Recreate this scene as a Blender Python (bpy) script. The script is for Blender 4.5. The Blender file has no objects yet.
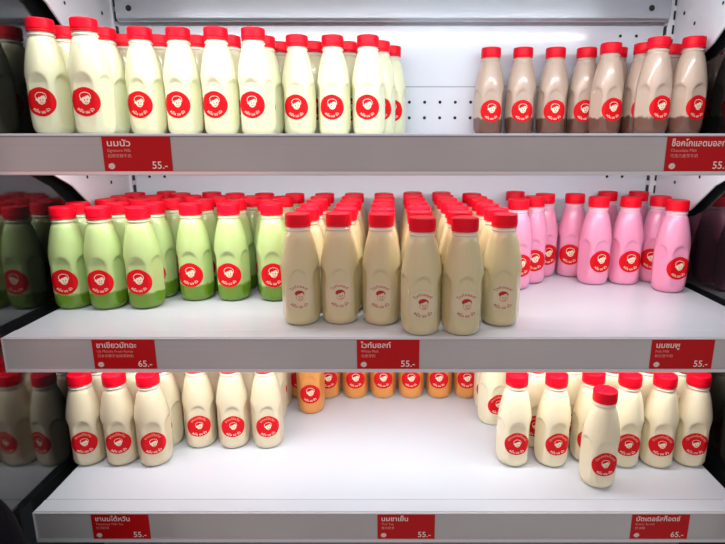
import bpy, math, random
import numpy as np
from mathutils import Vector, Matrix

random.seed(7)
PI = math.pi
scene = bpy.context.scene
col = scene.collection

# ------------------------------------------------------------------ camera
F = 540.0                                   # focal length in pixels (image 725 wide)
CX, CY = 388.0, 272.0
PITCH = math.atan((272.0 - 140.0) / F)
CZ = 1.35                                   # eye height
cam_data = bpy.data.cameras.new('camera')
cam = bpy.data.objects.new('camera', cam_data)
col.objects.link(cam)
cam.location = (0, 0, CZ)
cam.rotation_euler = (PI / 2 - PITCH, 0, 0)
cam_data.sensor_width = 36.0
cam_data.lens = F / 725.0 * 36.0
cam_data.shift_x = -(CX - 362.5) / 725.0
cam_data.clip_start = 0.02
scene.camera = cam

# ------------------------------------------------------------------ view + world + lights
scene.view_settings.view_transform = 'Standard'
scene.view_settings.look = 'None'
scene.view_settings.exposure = 0.36
scene.view_settings.gamma = 1.0
scene.view_settings.use_curve_mapping = False

world = bpy.data.worlds.new('shop')
scene.world = world
world.use_nodes = True
wn = world.node_tree
wbg = wn.nodes['Background']
wbg.inputs[0].default_value = (0.93, 0.94, 0.96, 1)
wbg.inputs[1].default_value = 0.28

def area(name, loc, rot, sx, sy, power, color=(1, 1, 1)):
    d = bpy.data.lights.new(name, 'AREA')
    d.shape = 'RECTANGLE'; d.size = sx; d.size_y = sy; d.energy = power; d.color = color
    o = bpy.data.objects.new(name, d); col.objects.link(o)
    o.location = loc; o.rotation_euler = rot
    return o

YF, YB = 0.695, 1.125                       # shelf front edge, back wall
HL, HR = 0.5255, 0.5445                       # shelf ends, left and right of the eye
XL, XR = 0.5430, 0.5560                      # side glass
ZT, ZM, ZB = CZ + 0.0076, CZ - 0.2610, CZ - 0.536
ZU = CZ + 0.285                             # shelf above the picture
LAMP_P = {ZU: 1.95, ZT: 1.75, ZM: 1.65}
for z, p in LAMP_P.items():
    area('led_strip_light', (0, YF + 0.085, z - 0.030), (math.radians(38), 0, 0), 1.0, 0.022, p, (0.96, 0.985, 1.0))
# ceiling lamps of the shop aisle in front of the cabinet
area('aisle_ceiling_light', (0.1, -0.9, CZ + 1.1), (math.radians(52), 0, 0), 2.2, 0.5, 6.5, (1, 0.98, 0.96))
# unseen red light, added behind the camera to tint the rear beam pink
area('red_beam_tint_light', (-0.95, -0.6, CZ + 0.62), (math.radians(100), 0, math.radians(-20)), 1.0, 0.35, 4.0, (1, 0.12, 0.12))

# ------------------------------------------------------------------ projection helpers (used once, to find where things stand)
CP, SP = math.cos(PITCH), math.sin(PITCH)
def ray(px, py):
    u, v = (px - CX) / F, -(py - CY) / F
    return Vector((u, CP + v * SP, -SP + v * CP))
def on_z(px, py, z):
    d = ray(px, py); t = (z - CZ) / d.z
    return Vector((0, 0, CZ)) + d * t
def on_y(px, py, y):
    d = ray(px, py); t = y / d.y
    return Vector((0, 0, CZ)) + d * t
def proj(p):
    x, y, z = p[0], p[1], p[2] - CZ
    zc = y * CP - z * SP
    return CX + F * x / zc, CY - F * (y * SP + z * CP) / zc

# ------------------------------------------------------------------ materials
def mat(name, color, rough=0.5, metal=0.0, coat=0.0, ior=1.5, sss=0.0, bump=None, var=None, emit=None):
    m = bpy.data.materials.new(name); m.use_nodes = True
    nt = m.node_tree; b = nt.nodes['Principled BSDF']
    b.inputs['Base Color'].default_value = (*color, 1)
    b.inputs['Roughness'].default_value = rough
    b.inputs['Metallic'].default_value = metal
    b.inputs['IOR'].default_value = ior
    b.inputs['Coat Weight'].default_value = coat
    b.inputs['Coat Roughness'].default_value = 0.08
    if sss:
        b.inputs['Subsurface Weight'].default_value = sss
        b.inputs['Subsurface Radius'].default_value = (1, 0.8, 0.55)
        b.inputs['Subsurface Scale'].default_value = 0.006
    if emit:
        b.inputs['Emission Color'].default_value = (*color, 1)
        b.inputs['Emission Strength'].default_value = emit
    tc = nt.nodes.new('ShaderNodeTexCoord')
    if var:
        n = nt.nodes.new('ShaderNodeTexNoise'); n.inputs['Scale'].default_value = var[0]; n.inputs['Detail'].default_value = 4
        nt.links.new(tc.outputs['Object'], n.inputs['Vector'])
        r = nt.nodes.new('ShaderNodeMix'); r.data_type = 'RGBA'
        r.inputs[6].default_value = (*[c * (1 - var[1]) for c in color], 1)
        r.inputs[7].default_value = (*[min(1, c * (1 + var[1])) for c in color], 1)
        nt.links.new(n.outputs['Fac'], r.inputs[0]); nt.links.new(r.outputs[2], b.inputs['Base Color'])
    if bump:
        n = nt.nodes.new('ShaderNodeTexNoise'); n.inputs['Scale'].default_value = bump[0]; n.inputs['Detail'].default_value = 3
        nt.links.new(tc.outputs['Object'], n.inputs['Vector'])
        bp = nt.nodes.new('ShaderNodeBump'); bp.inputs['Strength'].default_value = bump[1]; bp.inputs['Distance'].default_value = 0.002
        nt.links.new(n.outputs['Fac'], bp.inputs['Height']); nt.links.new(bp.outputs[0], b.inputs['Normal'])
    return m

def bottle_mat(name, milk, low=None, zlow=0.03, neck=(0.80, 0.78, 0.70), edge=0.003, wob=0.0):
    """milk in a clear plastic bottle: drink below the fill line, bare plastic above it, a settled layer at the base"""
    m = mat(name, milk, rough=0.34, coat=0.5, sss=0.35)
    nt = m.node_tree; b = nt.nodes['Principled BSDF']
    tc = nt.nodes.new('ShaderNodeTexCoord'); sep = nt.nodes.new('ShaderNodeSeparateXYZ')
    nt.links.new(tc.outputs['Object'], sep.inputs[0])
    noise = nt.nodes.new('ShaderNodeTexNoise'); noise.inputs['Scale'].default_value = 70; noise.inputs['Detail'].default_value = 3
    oi = nt.nodes.new('ShaderNodeObjectInfo'); va = nt.nodes.new('ShaderNodeVectorMath'); va.operation = 'ADD'
    cmb = nt.nodes.new('ShaderNodeCombineXYZ'); nt.links.new(oi.outputs['Random'], cmb.inputs[0]); nt.links.new(oi.outputs['Random'], cmb.inputs[1])
    nt.links.new(tc.outputs['Object'], va.inputs[0]); nt.links.new(cmb.outputs[0], va.inputs[1]); nt.links.new(va.outputs[0], noise.inputs['Vector'])
    def step(z0, w, src):
        mr = nt.nodes.new('ShaderNodeMapRange'); mr.interpolation_type = 'SMOOTHSTEP'
        mr.inputs['From Min'].default_value = z0 - w; mr.inputs['From Max'].default_value = z0 + w
        nt.links.new(src, mr.inputs['Value']); return mr.outputs[0]
    def mix(fac, a, bb):
        x = nt.nodes.new('ShaderNodeMix'); x.data_type = 'RGBA'; nt.links.new(fac, x.inputs[0])
        for i, s in ((6, a), (7, bb)):
            if isinstance(s, tuple): x.inputs[i].default_value = (*s, 1)
            else: nt.links.new(s, x.inputs[i])
        return x.outputs[2]
    c = milk
    if low:
        ma = nt.nodes.new('ShaderNodeMath'); ma.operation = 'MULTIPLY_ADD'
        nt.links.new(noise.outputs['Fac'], ma.inputs[0]); ma.inputs[1].default_value = wob; nt.links.new(sep.outputs[2], ma.inputs[2])
        ma2 = nt.nodes.new('ShaderNodeMath'); ma2.operation = 'MULTIPLY_ADD'
        nt.links.new(oi.outputs['Random'], ma2.inputs[0]); ma2.inputs[1].default_value = 0.004; nt.links.new(ma.outputs[0], ma2.inputs[2])
        c = mix(step(zlow, edge, ma2.outputs[0]), low, milk)
    c = mix(step(0.1345, 0.0012, sep.outputs[2]), c, neck)
    nt.links.new(c if not isinstance(c, tuple) else c, b.inputs['Base Color'])
    return m

M = {}
M['white'] = mat('white_enamel', (0.80, 0.82, 0.86), 0.35, coat=0.2, var=(3, 0.03), bump=(60, 0.03))
M['shelf'] = mat('white_shelf_enamel', (0.70, 0.75, 0.81), 0.32, coat=0.2, var=(6, 0.04), bump=(90, 0.04))
M['back'] = mat('glossy_white_back_panel', (0.80, 0.84, 0.92), 0.17, coat=0.2, var=(2, 0.02))
M['rail'] = mat('grey_plastic_rail', (0.49, 0.47, 0.465), 0.20, coat=0.6, var=(6, 0.16), bump=(9, 0.25))  # cloudy tone variation in the colour stands in for soft reflections
M['rail_edge'] = mat('pale_rail_edge', (0.66, 0.66, 0.68), 0.25, coat=0.4)
M['beam'] = mat('grey_painted_steel', (0.40, 0.42, 0.46), 0.28, metal=0.35, coat=0.8, var=(5, 0.06))
M['black'] = mat('black_slot', (0.006, 0.006, 0.007), 0.6, var=(20, 0.2))
M['glass'] = mat('dark_tinted_glass', (0.004, 0.005, 0.005), 0.07, ior=2.05, var=(4, 0.3))
M['led'] = mat('led_diffuser', (1.0, 0.98, 0.94), 0.4, emit=3.0)
M['red'] = mat('red_cap_plastic', (0.84, 0.0015, 0.018), 0.42, coat=0.0, ior=1.30, sss=0.0, var=(60, 0.04))
M['sticker_red'] = mat('red_sticker', (0.76, 0.003, 0.010), 0.5, coat=0.0, ior=1.3, var=(80, 0.03))
M['ink_cream'] = mat('cream_print', (0.90, 0.84, 0.62), 0.5, var=(90, 0.03))
M['ink_soft'] = mat('faded_cream_print', (0.80, 0.40, 0.28), 0.5, var=(90, 0.03))
M['ink_red'] = mat('dark_red_print', (0.45, 0.012, 0.015), 0.5, var=(90, 0.05))
M['clear_sticker'] = mat('clear_sticker', (0.72, 0.62, 0.40), 0.3, coat=0.4, var=(90, 0.02))
M['tag_red'] = mat('dark_red_price_card', (0.52, 0.003, 0.006), 0.40, coat=0.0, ior=1.33, var=(12, 0.08))
M['tag_ink'] = mat('white_card_print', (0.85, 0.75, 0.70), 0.5, var=(90, 0.03))
M['tag_thin'] = mat('pink_card_print', (0.78, 0.33, 0.28), 0.5, var=(90, 0.03))
M['cloth'] = mat('black_nylon', (0.002, 0.002, 0.005), 0.8, ior=1.2, bump=(140, 0.4), var=(50, 0.3))

B = {
 'cream': bottle_mat('signature_milk', (0.86, 0.885, 0.60), neck=(0.86, 0.83, 0.66)),
 'choc': bottle_mat('chocolate_malt', (0.60, 0.47, 0.37), low=(0.17, 0.080, 0.055), zlow=0.043, neck=(0.62, 0.50, 0.40), edge=0.0025, wob=0.016),
 'green': bottle_mat('matcha_milk', (0.52, 0.68, 0.28), low=(0.15, 0.31, 0.014), zlow=0.036, neck=(0.66, 0.70, 0.45), edge=0.0025, wob=0.012),
 'malt': bottle_mat('white_malt_milk', (0.70, 0.62, 0.36), neck=(0.82, 0.74, 0.56)),
 'pink': bottle_mat('pink_milk', (0.91, 0.36, 0.54), neck=(0.90, 0.52, 0.62)),
 'tea': bottle_mat('taiwan_milk_tea', (0.78, 0.69, 0.48), neck=(0.82, 0.74, 0.58)),
 'thai': bottle_mat('thai_tea', (0.80, 0.33, 0.07), neck=(0.84, 0.50, 0.24)),
 'butter': bottle_mat('butterscotch_milk', (0.90, 0.82, 0.58), neck=(0.88, 0.80, 0.60)),
}

# ------------------------------------------------------------------ mesh helpers
class MB:
    def __init__(s): s.v = []; s.f = []; s.m = []; s.sm = []
    def add(s, verts, faces, mi=0, smooth=False):
        k = len(s.v); s.v += [tuple(v) for v in verts]
        for f in faces:
            s.f.append([i + k for i in f]); s.m.append(mi); s.sm.append(smooth)
    def box(s, a, b, mi=0):
        x0, y0, z0 = a; x1, y1, z1 = b
        s.add([(x0,y0,z0),(x1,y0,z0),(x1,y1,z0),(x0,y1,z0),(x0,y0,z1),(x1,y0,z1),(x1,y1,z1),(x0,y1,z1)],
              [(0,3,2,1),(4,5,6,7),(0,1,5,4),(1,2,6,5),(2,3,7,6),(3,0,4,7)], mi)
    def prism_x(s, prof, x0, x1, mi=0):
        """a closed (y, z) outline pulled along x"""
        n = len(prof)
        s.add([(x0, y, z) for y, z in prof] + [(x1, y, z) for y, z in prof],
              [[i, (i+1) % n, n + (i+1) % n, n + i] for i in range(n)] + [list(range(n))[::-1], list(range(n, 2*n))], mi)
    def squash(s, k): s.v = [(x, y, z * k) for x, y, z in s.v]; return s
    def mesh(s, name, mats):
        me = bpy.data.meshes.new(name); me.from_pydata(s.v, [], s.f)
        for m in mats: me.materials.append(m)
        me.polygons.foreach_set('material_index', s.m); me.polygons.foreach_set('use_smooth', s.sm)
        me.update(); return me
def recalc(me):
    import bmesh
    bm = bmesh.new(); bm.from_mesh(me); bmesh.ops.recalc_face_normals(bm, faces=bm.faces); bm.to_mesh(me); bm.free()
def link(name, me, parent=None, loc=(0, 0, 0)):
    o = bpy.data.objects.new(name, me); col.objects.link(o); o.location = loc
    if parent: o.parent = parent
    return o
def build(name, mb, mats, parent=None, bevel=0.0, loc=(0,0,0)):
    if not isinstance(mats, (list, tuple)): mats = [mats]
    me = mb.mesh(name, mats); recalc(me); o = link(name, me, parent, loc)
    if bevel:
        md = o.modifiers.new('bevel', 'BEVEL'); md.width = bevel; md.segments = 2; md.limit_method = 'ANGLE'
    return o
def tag(o, label, cat, group=None, kind=None):
    o['label'] = label; o['category'] = cat
    if group: o['group'] = group
    if kind: o['kind'] = kind
def empty(name, loc, label, cat, group=None, rz=0):
    o = bpy.data.objects.new(name, None); col.objects.link(o); o.location = loc; o.rotation_euler = (0, 0, rz)
    o.empty_display_size = 0.03
    tag(o, label, cat, group); return o

def text2d(s, size, align='LEFT', res=2, bold=0.0, spacing=1.0):
    """flat lettering as (verts, faces) in x, y"""
    cu = bpy.data.curves.new('lettering', 'FONT'); cu.body = s; cu.size = size; cu.align_x = align
    cu.resolution_u = res; cu.offset = bold; cu.space_character = spacing; cu.fill_mode = 'FRONT'
    o = bpy.data.objects.new('lettering', cu); col.objects.link(o)
    dg = bpy.context.evaluated_depsgraph_get()
    me = o.evaluated_get(dg).to_mesh()
    vs = [(v.co.x, v.co.y) for v in me.vertices]; fs = [tuple(p.vertices) for p in me.polygons]
    o.evaluated_get(dg).to_mesh_clear()
    bpy.data.objects.remove(o); bpy.data.curves.remove(cu)
    return vs, fs
def disc2d(cx, cy, rx, ry, n=24):
    return [(cx + rx*math.cos(2*PI*i/n), cy + ry*math.sin(2*PI*i/n)) for i in range(n)], [tuple(range(n))]
def ring2d(cx, cy, r0, r1, n=56, a0=0, a1=2*PI):
    vs = []
    for i in range(n+1):
        a = a0 + (a1-a0)*i/n
        vs += [(cx + r0*math.cos(a), cy + r0*math.sin(a)), (cx + r1*math.cos(a), cy + r1*math.sin(a))]
    return vs, [(2*i, 2*i+1, 2*i+3, 2*i+2) for i in range(n)]

# ------------------------------------------------------------------ the cabinet
fridge = empty('display_fridge', (0, YB, CZ - 0.75), 'white open-front refrigerated display cabinet with dark glass sides', 'refrigerator')
def fl(y): return y - YB
def fz(z): return z - (CZ - 0.75)

# back panels: an upper plain sheet and lower perforated sheet between each pair of shelves
Z0, Z1 = CZ - 0.75, CZ + 0.42
mb = MB(); mb.box((-XL - .01, 0.0, 0), (XR + .01, 0.03, Z1 - Z0))
back = build('back_panel', mb, M['back'], fridge)
seams = MB(); holes = MB()
def zpix(y, Y=YB): return on_y(390, y, Y).z
for base in (ZT, ZM, ZB):
    zs = base + 0.094
    seams.box((-0.50, -0.0006, fz(zs)), (0.50, 0.001, fz(zs) + 0.0012))
    for dz in (0.028, 0.058):
        for k in range(-15, 16):
            x = 0.012 + k * 0.0305
            vs, fs = disc2d(x, 0, .0031, .0031, 12)
            holes.add([(a, -0.0007, fz(base + 0.0075 + dz) + b) for a, b in vs], fs)
    for x in (-0.49, -0.459, 0.44, 0.471):
        for dz in (0.218, 0.188):
            vs, fs = disc2d(x + (0.0 if x < 0 else 0.01), 0, .003, .003, 12)
            holes.add([(a, -0.0007, fz(base + dz) + b) for a, b in vs], fs)
build('panel_seam', seams, mat('grey_seam', (0.25, 0.27, 0.30), 0.5), back)
o = build('perforation', holes, M['black'], back)

# slotted uprights in the back corners
for sx in (-1, 1):
    mb = MB(); x = -0.5290 if sx < 0 else 0.541
    mb.box((x - .011, -0.022, 0), (x + .011, 0.0, Z1 - Z0))
    up = build('slotted_upright', mb, M['white'], fridge, 0.001)
    sl = MB(); z = 0.02
    while z < Z1 - Z0 - .03:
        sl.box((x - sx*.011 - .0006, -0.017, z), (x - sx*.011 + .0006, -0.006, z + .016))
        sl.box((x - .003, -0.0226, z), (x + .003, -0.0218, z + .016)); z += .025
    build('slot', sl, M['black'], up)

# side panels with dark tinted glass
for sx, WX in ((-1, XL), (1, XR)):
    mb = MB(); xa, xb = sorted((sx * (WX + 0.006), sx * (WX + 0.04)))
    mb.box((xa, fl(0.60), 0), (xb, 0.03, Z1 - Z0))
    sp = build('side_panel', mb, M['black'], fridge, 0.002)
    mb = MB(); xa, xb = sorted((sx * WX, sx * (WX + 0.006)))
    mb.box((xa, fl(0.605), 0.0), (xb, -0.0, Z1 - Z0))
    build('side_glass', mb, M['glass'], sp)
mb = MB(); mb.box((-XL - .04, fl(0.62), -0.03), (XR + .04, 0.03, 0.0)); build('base_tray', mb, M['white'], fridge, 0.003)
mb = MB(); mb.box((-XL - .04, fl(0.62), Z1 - Z0), (XR + .04, 0.03, Z1 - Z0 + .04)); build('canopy', mb, M['white'], fridge, 0.003)

mb = MB(); mb.box((-XL - .04, fl(0.64), -(CZ - 0.78)), (XR + .04, 0.03, -.031)); build('plinth', mb, M['beam'], fridge, 0.003)
# a black bag standing in front of the cabinet's left end
def bag():
    root = empty('black_bag', (-0.552, 0.50, 0), 'black soft bag at bottom left corner, in front of the lowest shelf end', 'bag')
    mb = MB(); n = 48; vs = []; hgt = 0.985
    zs = [0, .01, .03, .07] + [.07 + (hgt - .17) * i / 10 for i in range(1, 11)] + [hgt - .1 + .1 * math.sin(a * PI / 24) for a in range(1, 12)] + [hgt]
    for z in zs:
        t = 1.0
        if z > hgt - .1: t = 1 - (1 - math.sqrt(max(0, 1 - ((z - hgt + .1) / .1) ** 2))) * .62
        if z < .03: t = .9 + .1 * z / .03
        for i in range(n):
            a = 2*PI*i/n; c, s_ = math.cos(a), math.sin(a)
            vs.append((.130 * t * math.copysign(abs(c) ** .6, c), .075 * t * math.copysign(abs(s_) ** .6, s_), z))
    fs = [(j*n+i, j*n+(i+1)%n, (j+1)*n+(i+1)%n, (j+1)*n+i) for j in range(len(zs)-1) for i in range(n)]
    fs += [tuple(range(n))[::-1], tuple(range((len(zs)-1)*n, len(zs)*n))]
    mb.add(vs, fs, 0, True); build('bag_body', mb, M['cloth'], root)
    cu = MB(); pts = [(-.05 + .1 * i / 16, hgt - .004 + .05 * math.sin(PI * i / 16)) for i in range(17)]
    for (x0, z0), (x1, z1) in zip(pts, pts[1:]):
        cu.prism_x([(-.012, 0), (.012, 0), (.012, .004), (-.012, .004)], 0, 1)
        k = len(cu.v) - 8
        for q in range(8):
            x, y, z = cu.v[k + q]; cu.v[k + q] = ((x0 if x == 0 else x1), y, z + (z0 if x == 0 else z1))
    build('handle', cu, M['cloth'], root)
bag()

# ------------------------------------------------------------------ shelves
RH = 0.0510                                  # rail height
BR = [(1.108,-.158),(1.06,-.156),(1.0,-.145),(.965,-.128),(.935,-.105),(.905,-.082),(.86,-.062),(.80,-.050),(.74,-.044)]
def shelf(zs, label, lamp=True, HR=HR):
    sh = empty('display_shelf', (0, YB, zs), label, 'shelf', 'white shelves of the display cabinet')
    y0 = YF - YB
    mb = MB(); mb.box((-HL, y0 + .028, -.014), (HR, -.012, 0.0)); build('shelf_board', mb, M['shelf'], sh, 0.0012)
    # raised front strip: a shallow step where the loose tray ends
    mb = MB(); mb.prism_x([(y0, -.012), (y0, .0), (y0 + .0262, .0006), (y0 + .0262, -.012)], -HL, HR)
    build('front_strip', mb, M['shelf'], sh, 0.0006)
    mb = MB()
    mb.prism_x([(y0 - .001, -.0135), (y0 - .001, -RH + .005), (y0 + .006, -RH + .005), (y0 + .006, -.0135)], -HL, HR, 0)
    mb.prism_x([(y0 - .001, -.0035), (y0 - .001, -.0137), (y0 + .006, -.0137), (y0 + .006, -.0035)], -HL, HR, 0)
    mb.prism_x([(y0 - .004, -RH + .005), (y0 - .005, -RH + .001), (y0 - .003, -RH), (y0 + .010, -RH), (y0 + .010, -RH + .005)], -HL, HR, 1)
    mb.prism_x([(y0 - .003, -.0013), (y0 - .003, -.0030), (y0 + .004, -.0030), (y0 + .004, -.0013)], -HL, HR, 1)
    for sx, HS in ((-1, HL), (1, HR)):
        xa, xb = sorted((sx * HS, sx * (HS + .0018)))
        mb.prism_x([(y0 - .003, -.001), (y0 - .004, -RH), (y0 + .014, -RH), (y0 + .014, -.001)], xa, xb, 1)
    build('price_rail', mb, [M['rail'], M['rail_edge']], sh, 0.0004)
    # stiffener across the back, with a round hole at both ends
    mb = MB(); mb.prism_x([(-.030, -.0145), (-.034, -.020), (-.034, -.064), (-.030, -.068), (-.020, -.068), (-.020, -.0145)], -HL + .018, HR - .018)
    bm_ = build('rear_beam', mb, M['beam'], sh, 0.0008)
    for x in (-0.482, 0.490):
        hb = MB()
        vs, fs = disc2d(x, -.047, .0055, .0055, 20); hb.add([(a, -.0347, b) for a, b in vs], fs)
        vs, fs = ring2d(x, -.047, .0055, .0068, 20); hb.add([(a, -.0350, b) for a, b in vs], fs, 1)
        build('beam_hole', hb, [M['black'], M['beam']], bm_)
    for sx, HS in ((-1, HL), (1, HR)):                       # curved steel bracket at each end
        prof = [(y - YB, z) for y, z in BR] + [(.74 - YB, -.0145), (1.108 - YB, -.0145)]
        xa, xb = sorted((sx * HS, sx * (HS - .003)))
        mb = MB(); mb.prism_x(prof, xa, xb); br = build('bracket', mb, M['white'], sh)
        hb = MB()
        for (y, z, r) in ((1.07,-.06,.0035),(1.03,-.085,.0035),(1.07,-.125,.003),(.99,-.05,.0045),(.95,-.07,.003)):
            vs, fs = disc2d(y - YB, z, r, r, 14)
            hb.add([((xa if sx > 0 else xb) - sx * .0005, a, b) for a, b in vs], fs)
        build('bracket_hole', hb, M['black'], br)
    if lamp:
        mb = MB(); mb.prism_x([(y0+.070,-.015),(y0+.070,-.020),(y0+.098,-.028),(y0+.100,-.015)], -.50, .50)
        lh = build('lamp_housing', mb, M['white'], sh)
        mb = MB()
        for k in range(37):
            x = -.4932 + k * .0274
            n = Vector((0, .62, -.785)); t = Vector((0, .785, .62)); c = Vector((x, y0 + .0885, -.0262))
            vs, fs = disc2d(0, 0, .0042, .0042, 10)
            mb.add([c + Vector((a, 0, 0)) + t * b for a, b in vs], fs)
        build('led', mb, M['led'], lh)
    return sh
shelf(ZU, 'white steel shelf at the very top, only its underside and rear beam showing')
shelf(ZT, 'white shelf under the cream milk and chocolate bottles, topmost shelf seen from front')
shelf(ZM, 'white middle shelf carrying matcha green, white malt and pink milk bottles')
shelf(ZB, 'white lowest shelf with a wide empty middle and orange bottles at back', lamp=False, HR=0.534)

# ------------------------------------------------------------------ bottles
KZ = 0.974                                   # bottle height scale
BH = 0.1655 * KZ
PROF = [(0,0),(.014,.0),(.0196,.0006),(.0230,.0022),(.0256,.0055),(.0275,.0105),(.0287,.017),(.0292,.026),(.0295,.040),(.0295,.055),
        (.0295,.066),(.0294,.074),(.0291,.081),(.0286,.088),(.0278,.095),(.0267,.102),(.0254,.109),(.0240,.116),(.0224,.123),(.0208,.129),
        (.0194,.1335),(.0182,.1362),(.0172,.1378),(.0168,.1395),(.0168,.1410),(.0180,.1417),(.0180,.1433),(.0166,.1440),(.0163,.150),(.0163,.162),(0,.162)]
PROF = [(r * (.976 if z < .13 else .985), z) for r, z in PROF]
def prof_r(z):
    P = PROF[1:-1]
    for (r0, z0), (r1, z1) in zip(P, P[1:]):
        if z0 <= z <= z1 and z1 > z0: return r0 + (r1 - r0) * (z - z0) / (z1 - z0)
    return P[0][0]
def sst(a, b, x):
    t = max(0, min(1, (x - a) / (b - a))); return t*t*(3-2*t)
FAC = [-PI/2 + k * 2*PI/5 for k in range(5)]         # five shallow grip facets, one straight ahead
def surf_r(th, z):
    r = prof_r(z)
    if z < .006 or z > .115: return r
    for fa in FAC:
        d = (th - fa + PI) % (2*PI) - PI
        if abs(d) > .62: continue
        w, top = .0136, .0865
        s = r * math.sin(d)
        zc = top - w * 1.25
        q = math.hypot(s / w, max(0, (z - zc)) / (w * 1.25))
        mask = 1 - sst(.90, 1.04, q)
        lo = sst(.006, .014, z)
        dist = .0253 - .0012 * sst(.05, .085, z)
        r = r + (min(r, dist / math.cos(d)) - r) * mask * lo
    return r
def body_mesh():
    mb = MB(); n = 88
    zs = [(r, z) for r, z in PROF[1:-1]]
    fine = []
    for (r0, z0), (r1, z1) in zip(zs, zs[1:]):
        k = 1 if (z0 < .010 or z0 > .10) else max(1, round((z1 - z0) / .0022))
        for i in range(k): fine.append((r0 + (r1-r0)*i/k, z0 + (z1-z0)*i/k))
    fine.append(zs[-1])
    vs = []
    for r, z in fine:
        for i in range(n):
            th = 2*PI*i/n
            rr = surf_r(th, z) if .006 < z < .115 else r
            vs.append((rr*math.cos(th), rr*math.sin(th), z))
    fs = []
    for j in range(len(fine)-1):
        for i in range(n):
            a = j*n + i; b = j*n + (i+1) % n
            fs.append((a, b, b+n, a+n))
    fs.append(tuple(range(n))[::-1]); fs.append(tuple(range((len(fine)-1)*n, len(fine)*n)))
    mb.add(vs, fs, 0, True)
    return mb
def cap_mesh():
    mb = MB(); n = 96
    P = [(.0160,.1468),(.0180,.1468),(.0182,.1473),(.0182,.1492),(.0179,.1496),(.0179,.1502),(.0184,.1506),(.0184,.152),(.0183,.1627),(.0180,.1642),(.0172,.1651),(.0160,.1654),(.0145,.1651),(.006,.1650)]
    vs = []
    for j, (r, z) in enumerate(P):
        for i in range(n):
            th = 2*PI*i/n; rr = r - (.00035 if (7 <= j <= 8 and i % 2) else 0)
            vs.append((rr*math.cos(th), rr*math.sin(th), z))
    fs = [(j*n+i, j*n+(i+1)%n, (j+1)*n+(i+1)%n, (j+1)*n+i) for j in range(len(P)-1) for i in range(n)]
    fs.append(tuple(range((len(P)-1)*n, len(P)*n))); fs.append(tuple(range(n))[::-1])
    mb.add(vs, fs, 0, True); return mb

SZ, SR = .0470, .0208                                # sticker centre height and radius
def wrap(vs, eps):
    out = []
    for s, t in vs:
        z = SZ + t; r0 = .0279; th = -PI/2 + s / r0
        r = max(surf_r(th, z), .0) + eps
        out.append((r*math.cos(th), r*math.sin(th), z))
    return out
def arc_text(s, size, rad, up=True, bold=.0, spacing=1.0):
    vs, fs = text2d(s, size, 'CENTER', 2, bold, spacing)
    out = []
    for x, y in vs:
        if up:
            a = x / rad; R = rad + y; out.append((R*math.sin(a), R*math.cos(a)))
        else:
            a = x / rad; R = rad - y; out.append((R*math.sin(a), -R*math.cos(a)))
    return out, fs
def poly_strip(pts, w):
    """a line of given width through points"""
    vs = []; n = len(pts)
    for i, (x, y) in enumerate(pts):
        a = pts[max(0, i-1)]; b = pts[min(n-1, i+1)]
        dx, dy = b[0]-a[0], b[1]-a[1]; l = math.hypot(dx, dy) or 1
        vs += [(x - dy/l*w/2, y + dx/l*w/2), (x + dy/l*w/2, y - dx/l*w/2)]
    return vs, [(2*i, 2*i+1, 2*i+3, 2*i+2) for i in range(n-1)]
def face_art(k, cx, cy):
    """small round-cheeked head with a side-parted fringe, as (fill, lines, hair)"""
    def P(l): return [(cx + x*k, cy + y*k) for x, y in l]
    head = P([(-.62,-.10),(-.60,-.38),(-.42,-.66),(-.12,-.84),(.18,-.86),(.48,-.70),(.68,-.42),(.74,-.10),(.76,.20),(.66,.44),(.46,.58),(.16,.46),(-.14,.30),(-.36,.30),(-.46,.10),(-.50,.02)])
    ear = P([(-.52,.10),(-.72,.16),(-.86,.02),(-.84,-.20),(-.66,-.30),(-.56,-.22)])
    hair = P([(-.66,.16),(-.84,.30),(-.80,.62),(-.52,.88),(-.12,.98),(.30,.96),(.64,.80),(.82,.54),(.84,.24),(.72,.34),(.54,.60),(.16,.48),(-.14,.32),(-.38,.34),(-.48,.08)])
    outline = P([(-.66,.14),(-.86,.30),(-.82,.64),(-.54,.92),(-.12,1.03),(.32,1.0),(.68,.84),(.87,.56),(.88,.20),(.80,.02)])
    eyes = [disc2d(cx - .10*k, cy - .16*k, .085*k, .15*k, 10), disc2d(cx + .36*k, cy - .10*k, .085*k, .15*k, 10)]
    smile = poly_strip(P([(-.16,-.48),(-.02,-.58),(.16,-.61),(.34,-.55),(.46,-.44)]), .08*k)
    nose = poly_strip(P([(.14,-.26),(.20,-.34),(.10,-.38)]), .06*k)
    return (head, [tuple(range(len(head)))]), (ear, [tuple(range(len(ear)))]), (hair, [tuple(range(len(hair)))]), poly_strip(outline, .10*k), eyes, smile, nose
def grid_disc(r, n=26):
    vs = [(0, 0)]; fs = []; m = 56
    for j in range(1, n//2 + 1):
        for i in range(m): a = 2*PI*i/m; q = r*j/(n//2); vs.append((q*math.cos(a), q*math.sin(a)))
    for i in range(m): fs.append((0, 1+i, 1+(i+1)%m))
    for j in range(n//2 - 1):
        for i in range(m): fs.append((1+j*m+i, 1+(j+1)*m+i, 1+(j+1)*m+(i+1)%m, 1+j*m+(i+1)%m))
    return vs, fs
BRAND = 'หมื่น นม นัว'
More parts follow.
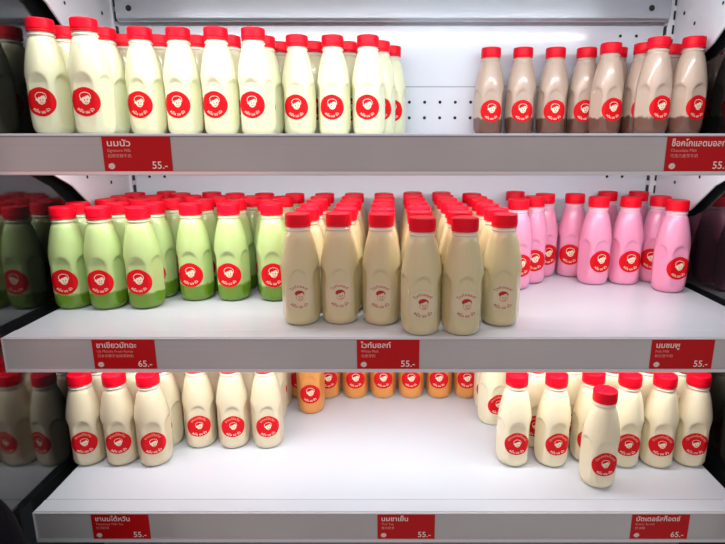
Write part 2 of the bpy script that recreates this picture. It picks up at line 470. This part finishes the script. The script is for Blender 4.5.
def sticker_mesh(kind, top=None):
    mb = MB()
    def put(a, mi, eps): mb.add(wrap(a[0], eps), a[1], mi, True)
    put(grid_disc(SR), 0, .00035)
    k = {'one': .0092, 'two': .0074, 'malt': .0086}[kind]
    cy = .0040 if kind == 'one' else .0005
    head, ear, hair, outl, eyes, smile, nose = face_art(k, .0006, cy)
    if kind in ('one', 'two'):
        put(head, 1, .00060); put(ear, 1, .00060); put(outl, 1, .00060)
        for e in eyes: put(e, 0, .00080)
        put(smile, 0, .00080); put(nose, 0, .00080)
        put(arc_text(BRAND, .0058, .0164 if kind == 'one' else .0182, False, .00012, 1.05), 1, .00060)
        if top: put(arc_text(top, .0052, .0140, True, .00006), 2, .00060)
    else:
        put(ring2d(0, 0, SR - .0004, SR - .0001), 2, .00050)
        put(hair, 1, .00060); put(poly_strip(head[0] + [head[0][0]], .0004), 1, .00055)
        for e in eyes: put(e, 1, .00080)
        put(smile, 1, .00080); put(nose, 1, .0008)
        put(arc_text(BRAND, .0060, .0178, False, .00010, 1.05), 1, .00060)
        put(arc_text(top, .0056, .0132, True, .00006, 1.1), 1, .00060)
    return mb

CAP = cap_mesh().squash(KZ).mesh('cap', [M['red']])
BODY = {}
base_body = body_mesh().squash(KZ)
for k_, m_ in B.items(): BODY[k_] = base_body.mesh('bottle_body', [m_])
mats_r = [M['sticker_red'], M['ink_cream'], M['ink_soft']]
ST_ONE = sticker_mesh('one').squash(KZ).mesh('round_sticker', mats_r)
STK = {'cream': ST_ONE, 'choc': ST_ONE, 'green': ST_ONE, 'pink': ST_ONE, 'thai': ST_ONE,
       'tea': sticker_mesh('two', 'ชานมไต้หวัน').squash(KZ).mesh('round_sticker', mats_r),
       'butter': sticker_mesh('two', 'บัตเตอร์สก็อตช์').squash(KZ).mesh('round_sticker', mats_r),
       'malt': sticker_mesh('malt', 'ไวท์มอลท์').squash(KZ).mesh('round_sticker', [M['clear_sticker'], M['ink_red'], M['rail_edge']])}

# where each bottle stands, read from the photograph: ('c', cap x, cap top y) or ('b', body x, base y); last number is the sticker's x
CAPS = {
 ('cream', ZT): [(40,16.7,39.5),(84,16.3,84),(139.7,26,138),(178,26.3,176),(216,26,213.5),(252.8,26.5,251),(296.5,34,295.5),(332.6,34.2,331.5),(368,34.2,367),
     (64,25),(104,27),(122,33),(159,34),(196,34.5),(232.6,34.5),(268,35),(278,40.5),(312.7,40.7),(347.5,41),(379,39.3),(391,45.2)],
 ('choc', ZT): [(490,48,491.6),(521.8,48,522.6),(554,48,555),(585.4,48,585),(609.8,42.5,614),(638.5,43),(660,37,662.5),(697,36,699),(677,43),(622,49)],
 ('green', ZM): [(63.5,205,62.5),(98.6,205.3,98.6),(138.3,205,137.5),(190.4,202,189.5),(228.5,202,228),(271.6,202,273),
     (82.8,201),(119,201.3),(155.6,201),(175,198),(204.3,198),(236,198.5),(271,198.8),(104,197),(133,196.5),(157,195.2),(187,195.3),(217,195.4),(248,196),(280,196.5),
     (90,193),(115,193),(142.5,192.4),(173,192.3),(203.5,192),(234.8,192.4),(263.5,192.6),(293,193.4)],
 ('malt', ZM): [(423,216.3,423.3),(466.3,217,466.8),(504.5,211.9,503.3),(298.2,211.5,299),(338.8,211,339.8),(381.2,211.5,380.2)],
}
BASES = {
 ('pink', ZM): [(669,291,680,.932),(653,284,651,1.0),(624,284.5,631.5,.985),(593,284.5,602,.985),(570,276.5,569.7,1.045),(541,276.5,549,1.045),(530,283,535,.99),(515,288,522,.955),(602,272,600,1.09),(632,272,632,1.09),(512,272,512,1.09)],
 ('tea', ZB): [(88,465,83.5),(121.5,465,117.5),(155.5,465,153),(201,447,198.7),(234.5,447,232.7),(268,447.6,267.6),
     (167,443,None),(137,444,None),(104,444,None),(217,432,None),(250,432,None),(184,432,None),(152,432,None),(120,432,None),(271,425,271),(232,418,232),(202,418,202),(278,410,277)],
 ('thai', ZB): [(311,414.5,310),(328,399,328),(355.5,399,355.5),(383,399,383.2),(411,399,411),(439,399,438.8),(466.5,399,467),(300,399,300)],
 ('butter', ZB): [(598,488,606),(513,466,517.4),(551.5,466.5,558.6),(588,463,590),(624,467,629),(656,467.4,662.5),(688,466.5,696.5),
     (532,447,None),(569,447,None),(606,447,None),(640,447,None),(673,447,None),(498,425,499),(487,411,486),(515,425,517),(550,430,551),(586,430,587),(622,430,623),(655,430,656)],
}
ents = []
for (fl_, zs), L in CAPS.items():
    for e in L:
        side = -.0175 if zs == ZT else .0175
        p = on_z(e[0], e[1], zs + BH - .0005); p.y -= side
        p.x = (e[0] - CX) / F * (p.y * CP - (zs + BH - .01 - CZ) * SP)
        if fl_ == 'choc': p.x *= (p.y - .004) / p.y; p.y -= .004
        ents.append([fl_, zs, p.x, p.y, e[2] if len(e) > 2 else None])
# the white malt bottles stand in six straight columns that run to the back
for x0, y0, n in ((-.1215, .815, 5), (-.0645, .815, 5), (-.0080, .815, 5), (.0475, .783, 6), (.106, .783, 6), (.1625, .815, 5)):
    for k in range(n): ents.append(['malt', ZM, x0 + random.uniform(-.002, .002), y0 + k * .0585, None])
for (fl_, zs), L in BASES.items():
    for e in L:
        y = e[3] if len(e) > 3 else on_z(e[0], e[1] + (2.2 if e[1] > 440 else 0.5), zs).y + .0245
        zc = y * CP - (zs + .03 - CZ) * SP
        ents.append([fl_, zs, (e[0] - CX) / F * zc, y, e[2]])
# keep neighbours from touching: bottles seen in full hold their place, the ones behind give way
for zs in (ZT, ZM, ZB):
    idx = [i for i, e in enumerate(ents) if e[1] == zs]
    P = np.array([[ents[i][2], ents[i][3]] for i in idx]); Q = P.copy()
    Dm = .0573
    mob = np.array([.06 if ents[i][4] is not None else 1.0 for i in idx])
    for it in range(2500):
        if it < 1500: P += (.012 * (Q - P))
        for a in range(len(P)):
            d = P - P[a]; l = np.hypot(d[:, 0], d[:, 1]); l[a] = 9
            for b in np.nonzero(l < Dm)[0]:
                u = d[b] / max(l[b], 1e-6) * np.array([.45, 1.0]); k = (Dm - l[b]) * .8
                wa = mob[a] / (mob[a] + mob[b]); P[a] -= u * k * wa; P[b] += u * k * (1 - wa)
        P[:, 1] = np.clip(P[:, 1], .7185, YB - .0345); bk = P[:, 1] > .92; P[:, 0] = np.clip(P[:, 0], np.where(bk, -.495, -.5135), np.where(bk, .518, .5260))
    for n_, i in enumerate(idx):
        ents[i][2], ents[i][3] = P[n_]
        #DBG

DRINK = {'cream': ('cream-coloured milk bottle', 'cream milk bottles on the top shelf'), 'choc': ('two-tone brown chocolate bottle', 'chocolate malt bottles on the top shelf'),
         'green': ('two-tone green matcha bottle', 'matcha bottles on the middle shelf'), 'malt': ('beige white-malt bottle', 'white malt bottles on the middle shelf'),
         'pink': ('pink milk bottle', 'pink milk bottles on the middle shelf'), 'tea': ('beige milk-tea bottle', 'milk tea bottles at left of the lowest shelf'),
         'thai': ('orange tea bottle', 'orange tea bottles at the back of the lowest shelf'), 'butter': ('pale butterscotch bottle', 'butterscotch bottles at right of the lowest shelf')}
ORD = ['first', 'second', 'third', 'fourth', 'fifth', 'sixth', 'seventh', 'eighth', 'ninth', 'tenth', 'eleventh', 'twelfth']
labels = {}
for f_ in DRINK:
    g = sorted([i for i, e in enumerate(ents) if e[0] == f_ and not (f_ == 'butter' and e[3] < .80) and not (f_ == 'thai' and e[3] < 1.05)], key=lambda i: ents[i][3])
    rows = []
    for i in g:
        if rows and ents[i][3] - ents[rows[-1][0]][3] < .036: rows[-1].append(i)
        else: rows.append([i])
    for r, row in enumerate(rows):
        row.sort(key=lambda i: ents[i][2]); n = len(row)
        rn = 'only straight row' if len(rows) == 1 else 'front row' if r == 0 else ('rearmost row' if r == len(rows) - 1 else ORD[r] + ' row back')
        for c, i in enumerate(row):
            if n == 1: pos = 'alone in the ' + rn
            elif c == 0: pos = 'leftmost in the ' + rn
            elif c == n - 1: pos = 'rightmost in the ' + rn
            else: pos = ORD[c] + ' from left in the ' + rn
            labels[i] = f'{DRINK[f_][0]}, {pos} of its kind'
for i, e in enumerate(ents):
    if e[0] == 'butter' and e[3] < .80: labels[i] = 'pale butterscotch bottle standing alone in front of the others, its cap uncovered'
    if e[0] == 'thai' and e[3] < 1.05: labels[i] = 'orange tea bottle standing forward of its row beside the beige milk-tea bottles'
    if e[0] == 'malt' and e[3] < .735 and abs(proj((e[2], e[3], e[1]+.1))[0] - 423) < 12: labels[i] = 'white-malt bottle at the very shelf edge, left one of the foremost pair'
    if e[0] == 'malt' and e[3] < .735 and abs(proj((e[2], e[3], e[1]+.1))[0] - 466) < 12: labels[i] = 'white-malt bottle at the very shelf edge, right one of the foremost pair'

proto = {}
for i, (f_, zs, x, y, sx) in enumerate(ents):
    rz = math.radians(random.uniform(-7, 7))
    if sx is not None:
        zc = y * CP - (zs + SZ - CZ) * SP
        for _ in range(3):
            off = (sx - CX) / F * (zc - .028 * math.cos(rz)) - x
            rz = math.asin(max(-.7, min(.7, off / .0285)))
    root = empty('milk_bottle', (x, y, zs), labels[i], 'bottle', DRINK[f_][1], rz)
    if f_ not in proto:
        proto[f_] = (link('bottle_body', BODY[f_], root), link('cap', CAP, root), link('sticker', STK[f_], root))
    else:
        for p in proto[f_]:
            c = p.copy(); col.objects.link(c); c.parent = root
            if p.name.startswith('cap'): c.rotation_euler = (0, 0, random.uniform(0, 6))

# ------------------------------------------------------------------ price cards
def price_card(px0, zs, thai, tw, eng, cjk, price, label, w=.0855):
    h = .0468; yb = YF - .0012
    x0 = on_y(px0, 0, yb).x
    zt = zs - .0020
    dz = (zt - h/2 - CZ)
    x0 = (px0 - CX) / F * (yb * CP - dz * SP)
    mb = MB()
    mb.box((0, -.0009, -h), (w, 0, 0), 0)
    def put(a, mi, x, z, eps=.0001): mb.add([(x + p, -.0009 - eps, z + q) for p, q in a[0]], a[1], mi)
    t = text2d(thai, .0106, res=3, bold=.00016)
    k = tw / max(p[0] for p in t[0]); t = ([(p * k, q) for p, q in t[0]], t[1])
    put(t, 1, .0055, -.0130)
    put(text2d(eng, .0052, res=2), 2, .0056, -.0200)
    put(text2d(cjk, .0050, res=2), 2, .0056, -.0268)
    pt = text2d(price, .0130, 'RIGHT', 3, .00010); put(pt, 1, w - .0055, -.0408)
    put(disc2d(.0092, -.0378, .0036, .0036, 20), 1, 0, 0)
    put(ring2d(.0092, -.0378, .0040, .0043, 24, -.4, 3.6), 1, 0, 0)
    for dx in (-.001, .0012): put(disc2d(.0092 + dx, -.0373, .00045, .0009, 8), 0, 0, 0, .0002)
    put(poly_strip([(.0077,-.0391),(.0085,-.0399),(.0098,-.0400),(.0108,-.0392)], .0005), 0, 0, 0, .0002)
    put(poly_strip([(.0058,-.0363),(.0066,-.0348),(.0085,-.0338),(.0105,-.0343)], .0006), 0, 0, 0, .0002)
    o = build('price_card', mb, [M['tag_red'], M['tag_ink'], M['tag_thin']], loc=(x0, yb, zt))
    tag(o, label, 'price tag', 'red price cards in the shelf rails')
price_card(103.5, ZT, 'นมนัว', 0.03, 'Signature Milk', '招牌浓醇牛奶', '55.-', 'red 55.- price card below the cream milk bottles on the top rail')
price_card(665.5, ZT, 'ช็อคโกแลตมอลท์', 0.069, 'Chocolate Malt', '巧克力麦芽牛奶', '55.-', 'red Chocolate Malt price card at right end of top rail, cut by frame')
price_card(93.5, ZM, 'ชาเขียวมัทฉะ', 0.055, 'Uji Matcha From Kyoto', '日本京都宇治抹茶鲜奶', '65.-', 'red 65.- price card below the green matcha bottles')
price_card(357, ZM, 'ไวท์มอลท์', 0.041, 'White Malt', '白麦芽奶', '55.-', 'red White Malt price card in the centre of the middle rail')
price_card(650.5, ZM, 'นมชมพู', 0.033, 'Pink Milk', '粉红色牛奶', '55.-', 'red Pink Milk price card on middle rail below the pink bottles')
price_card(92.5, ZB, 'ชานมไต้หวัน', 0.052, 'Taiwanese Milk Tea', '台湾奶茶', '55.-', 'red Taiwanese Milk Tea price card at left of the lowest rail')
price_card(377.5, ZB, 'นมชาเย็น', 0.04, 'Thai Tea', '泰式奶茶', '55.-', 'red Thai Tea price card in the centre of the lowest rail')
price_card(631, ZB, 'บัตเตอร์สก็อตช์', 0.066, 'Butter Scotch', '奶油糖', '65.-', 'red 65.- price card at right of the lowest rail, below butterscotch bottles')
